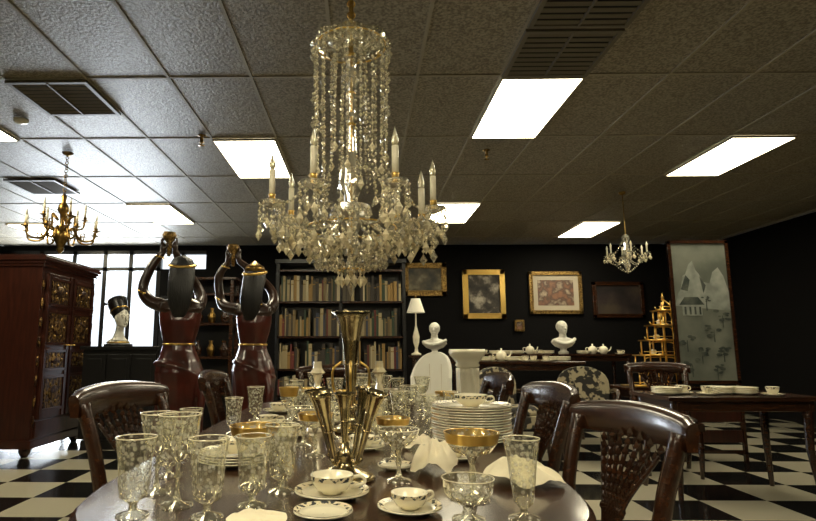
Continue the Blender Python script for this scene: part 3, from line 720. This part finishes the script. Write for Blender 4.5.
for i in range(14): plate(m,(random.uniform(-.003,.003),0,i*.0095),.155,.018,'china','chinablue' if i==13 else ('gold' if i%2 else None),36)
m.obj('dinner_plate_stack',(.425,2.3,TZ))
m=MB(); cup(m,(0,0,0),.065,.045,saucer=False); m.obj('china_bowl',(.425,2.3,TZ+.1345))
m=MB()
for i in range(4): plate(m,(0,0,i*.008),.115,.016,'china','chinablue',32)
m.obj('salad_plate_stack',(-.40,1.86,TZ))
m=MB(); cup(m,(0,0,0),.05,.045,saucer=False,ang=.2); m.obj('teacup',(-.40,1.86,TZ+.034))
for i,(x,y,a,s) in enumerate([(-.075,1.465,.1,1.12),(.105,1.34,.5,.88),(-.44,2.75,0,1),(-.42,2.2,2,1.1),(.3,1.95,1,1),(-.1,2.85,1,1),(.42,2.8,1,1.0),(-.2,3.45,0,1),(-.47,3.3,0,1.1),(.0,2.13,.4,1),(-.3,2.42,.5,.95),(.45,3.2,1,1)]):
    m=MB(); cup(m,(0,0,0),.047,.04,ang=a); m.obj('teacup_and_saucer',(x,y,TZ),scale=s)
for (x,y,r) in [(-.085,1.30,.065),(.1,1.79,.055)]:
    m=MB(); plate(m,(0,0,0),r,.012,'china','chinablue'); m.obj('china_saucer',(x,y,TZ))
def napkin(loc,s,h,seed):
    m=MB(); n=40; vs=[];fs=[]
    for i in range(n):
        for j in range(n):
            u=-1+2*i/(n-1); v=-1+2*j/(n-1); r=math.hypot(u,v); q=Vector((u*1.8+seed,v*1.8,seed)); an=math.atan2(v,u)
            z=h*(max(0,1-(r/1.25)**2))*(.8+.5*noise.noise(q))+.16*h*math.sin(7*an+4*noise.noise(q))*min(1,r*1.6)*max(0,1.3-r)+.12*h+.002
            w=(1+.2*noise.noise(Vector((u+seed,v,4))))/max(1,r**.5)
            vs.append((u*s*w,v*s*.85*w,max(.001,z)))
    for i in range(n-1):
        for j in range(n-1): a=i*n+j; fs.append((a,a+n,a+n+1,a+1))
    m.add(vs,fs,'cloth',True); return m.obj('linen_napkin',loc,seed)
napkin((.215,1.75,TZ),.075,.085,1.3); napkin((.43,1.62,TZ),.10,.06,2.1); napkin((-.225,1.25,TZ),.06,.02,.4); napkin((.2,2.15,TZ),.055,.055,3.3)
def trumpet(m,base,top,r0,r1,k='silver'):
    b=Vector(base);t=Vector(top);d=t-b; T=Matrix.Translation(b)@d.to_track_quat('Z','Y').to_matrix().to_4x4(); L=d.length
    prof=[(r0,0),(r0*1.1,L*.15),(r0*1.4,L*.4),(r0*1.8,L*.65),(r1*.55,L*.84),(r1*.75,L*.94),(r1,L),(r1*.97,L*1.003),(r1*.7,L*.94),(r0*1.5,L*.6)]
    m.lathe(prof,k,n=28,M=T,cap=False,fn=lambda a,z:1+.05*math.cos(10*a)*max(0,z/L-.8)*5)
    m.torus((0,0,L*.45),r0*1.6,.003,k,16,5,T)
def epergne():
    m=MB(); m.lathe([(.085,0),(.088,.006),(.08,.014),(.055,.022),(.03,.035),(.02,.05),(.028,.06),(.018,.075),(.012,.1)],'silver',n=32)
    trumpet(m,(0,0,.09),(0,0,.235),.008,.032)
    for i in range(4):
        a=PI/4+i*PI/2+.2; c,s=math.cos(a),math.sin(a)
        m.tube(bez([(0,0,.07),(.035*c,.035*s,.045),(.06*c,.06*s,.06)],4),.005,'silver',6)
        trumpet(m,(.045*c,.045*s,.05),(.108*c,.108*s,.24),.007,.032)
    return m.obj('silver_epergne',(-.05,1.66,TZ))
epergne()
def tall_vase():
    m=MB(); m.lathe([(.09,0),(.09,.01),(.07,.02),(.03,.04),(.02,.08),(.035,.1),(.02,.12)],'silver',n=28)
    trumpet(m,(0,0,.1),(0,0,.52),.02,.085,'silver')
    for i in range(4):
        a=i*PI/2; c,s=math.cos(a),math.sin(a)
        m.tube(bez([(.02*c,.02*s,.12),(.07*c,.07*s,.16),(.08*c,.08*s,.26),(.04*c,.04*s,.3)],5),.006,'gold',6)
    return m.obj('silver_trumpet_vase',(-.05,2.57,TZ))
tall_vase()
m=MB()
m.lathe([(.045,0),(.045,.01),(.015,.03),(.022,.06),(.012,.1),(.025,.14),(.012,.2),(.02,.24),(.035,.25),(.02,.27),(.018,.3)],'crystal2',n=12,smooth=False)
cs=m.mesh('crystal_candlestick')
for p in [(-.2,2.6,TZ),(.08,2.72,TZ)]: place(cs,'crystal_candlestick',p)
# ------------------------------------------------------------------ lights
def area(name,loc,rot,sx,sy,e,c):
    l=bpy.data.lights.new(name,'AREA'); l.shape='RECTANGLE'; l.size=sx; l.size_y=sy; l.energy=e; l.color=c
    o=bpy.data.objects.new(name,l); col.objects.link(o); o.location=loc; o.rotation_euler=rot; return o
area('window_daylight',(-5.3,11.1,1.7),(-PI/2-.15,0,0),2.9,2.6,560,(.84,.92,1))
w=bpy.data.worlds.new('World'); bpy.context.scene.world=w; w.use_nodes=True
w.node_tree.nodes['Background'].inputs[0].default_value=(.85,.93,1,1); w.node_tree.nodes['Background'].inputs[1].default_value=1.5
# ------------------------------------------------------------------ camera
cd=bpy.data.cameras.new('camera'); co=bpy.data.objects.new('camera',cd); col.objects.link(co)
F=570.0; cd.sensor_width=36; cd.lens=F*36/816; cd.shift_x=(408-352.5)/816
co.location=(0,0,1.12); co.rotation_euler=(PI/2+math.atan(87.5/F),0,math.atan(9.5/F)); cd.clip_start=.02
bpy.context.scene.camera=co
bpy.context.scene.view_settings.view_transform='Standard'
bpy.context.scene.view_settings.look='None'
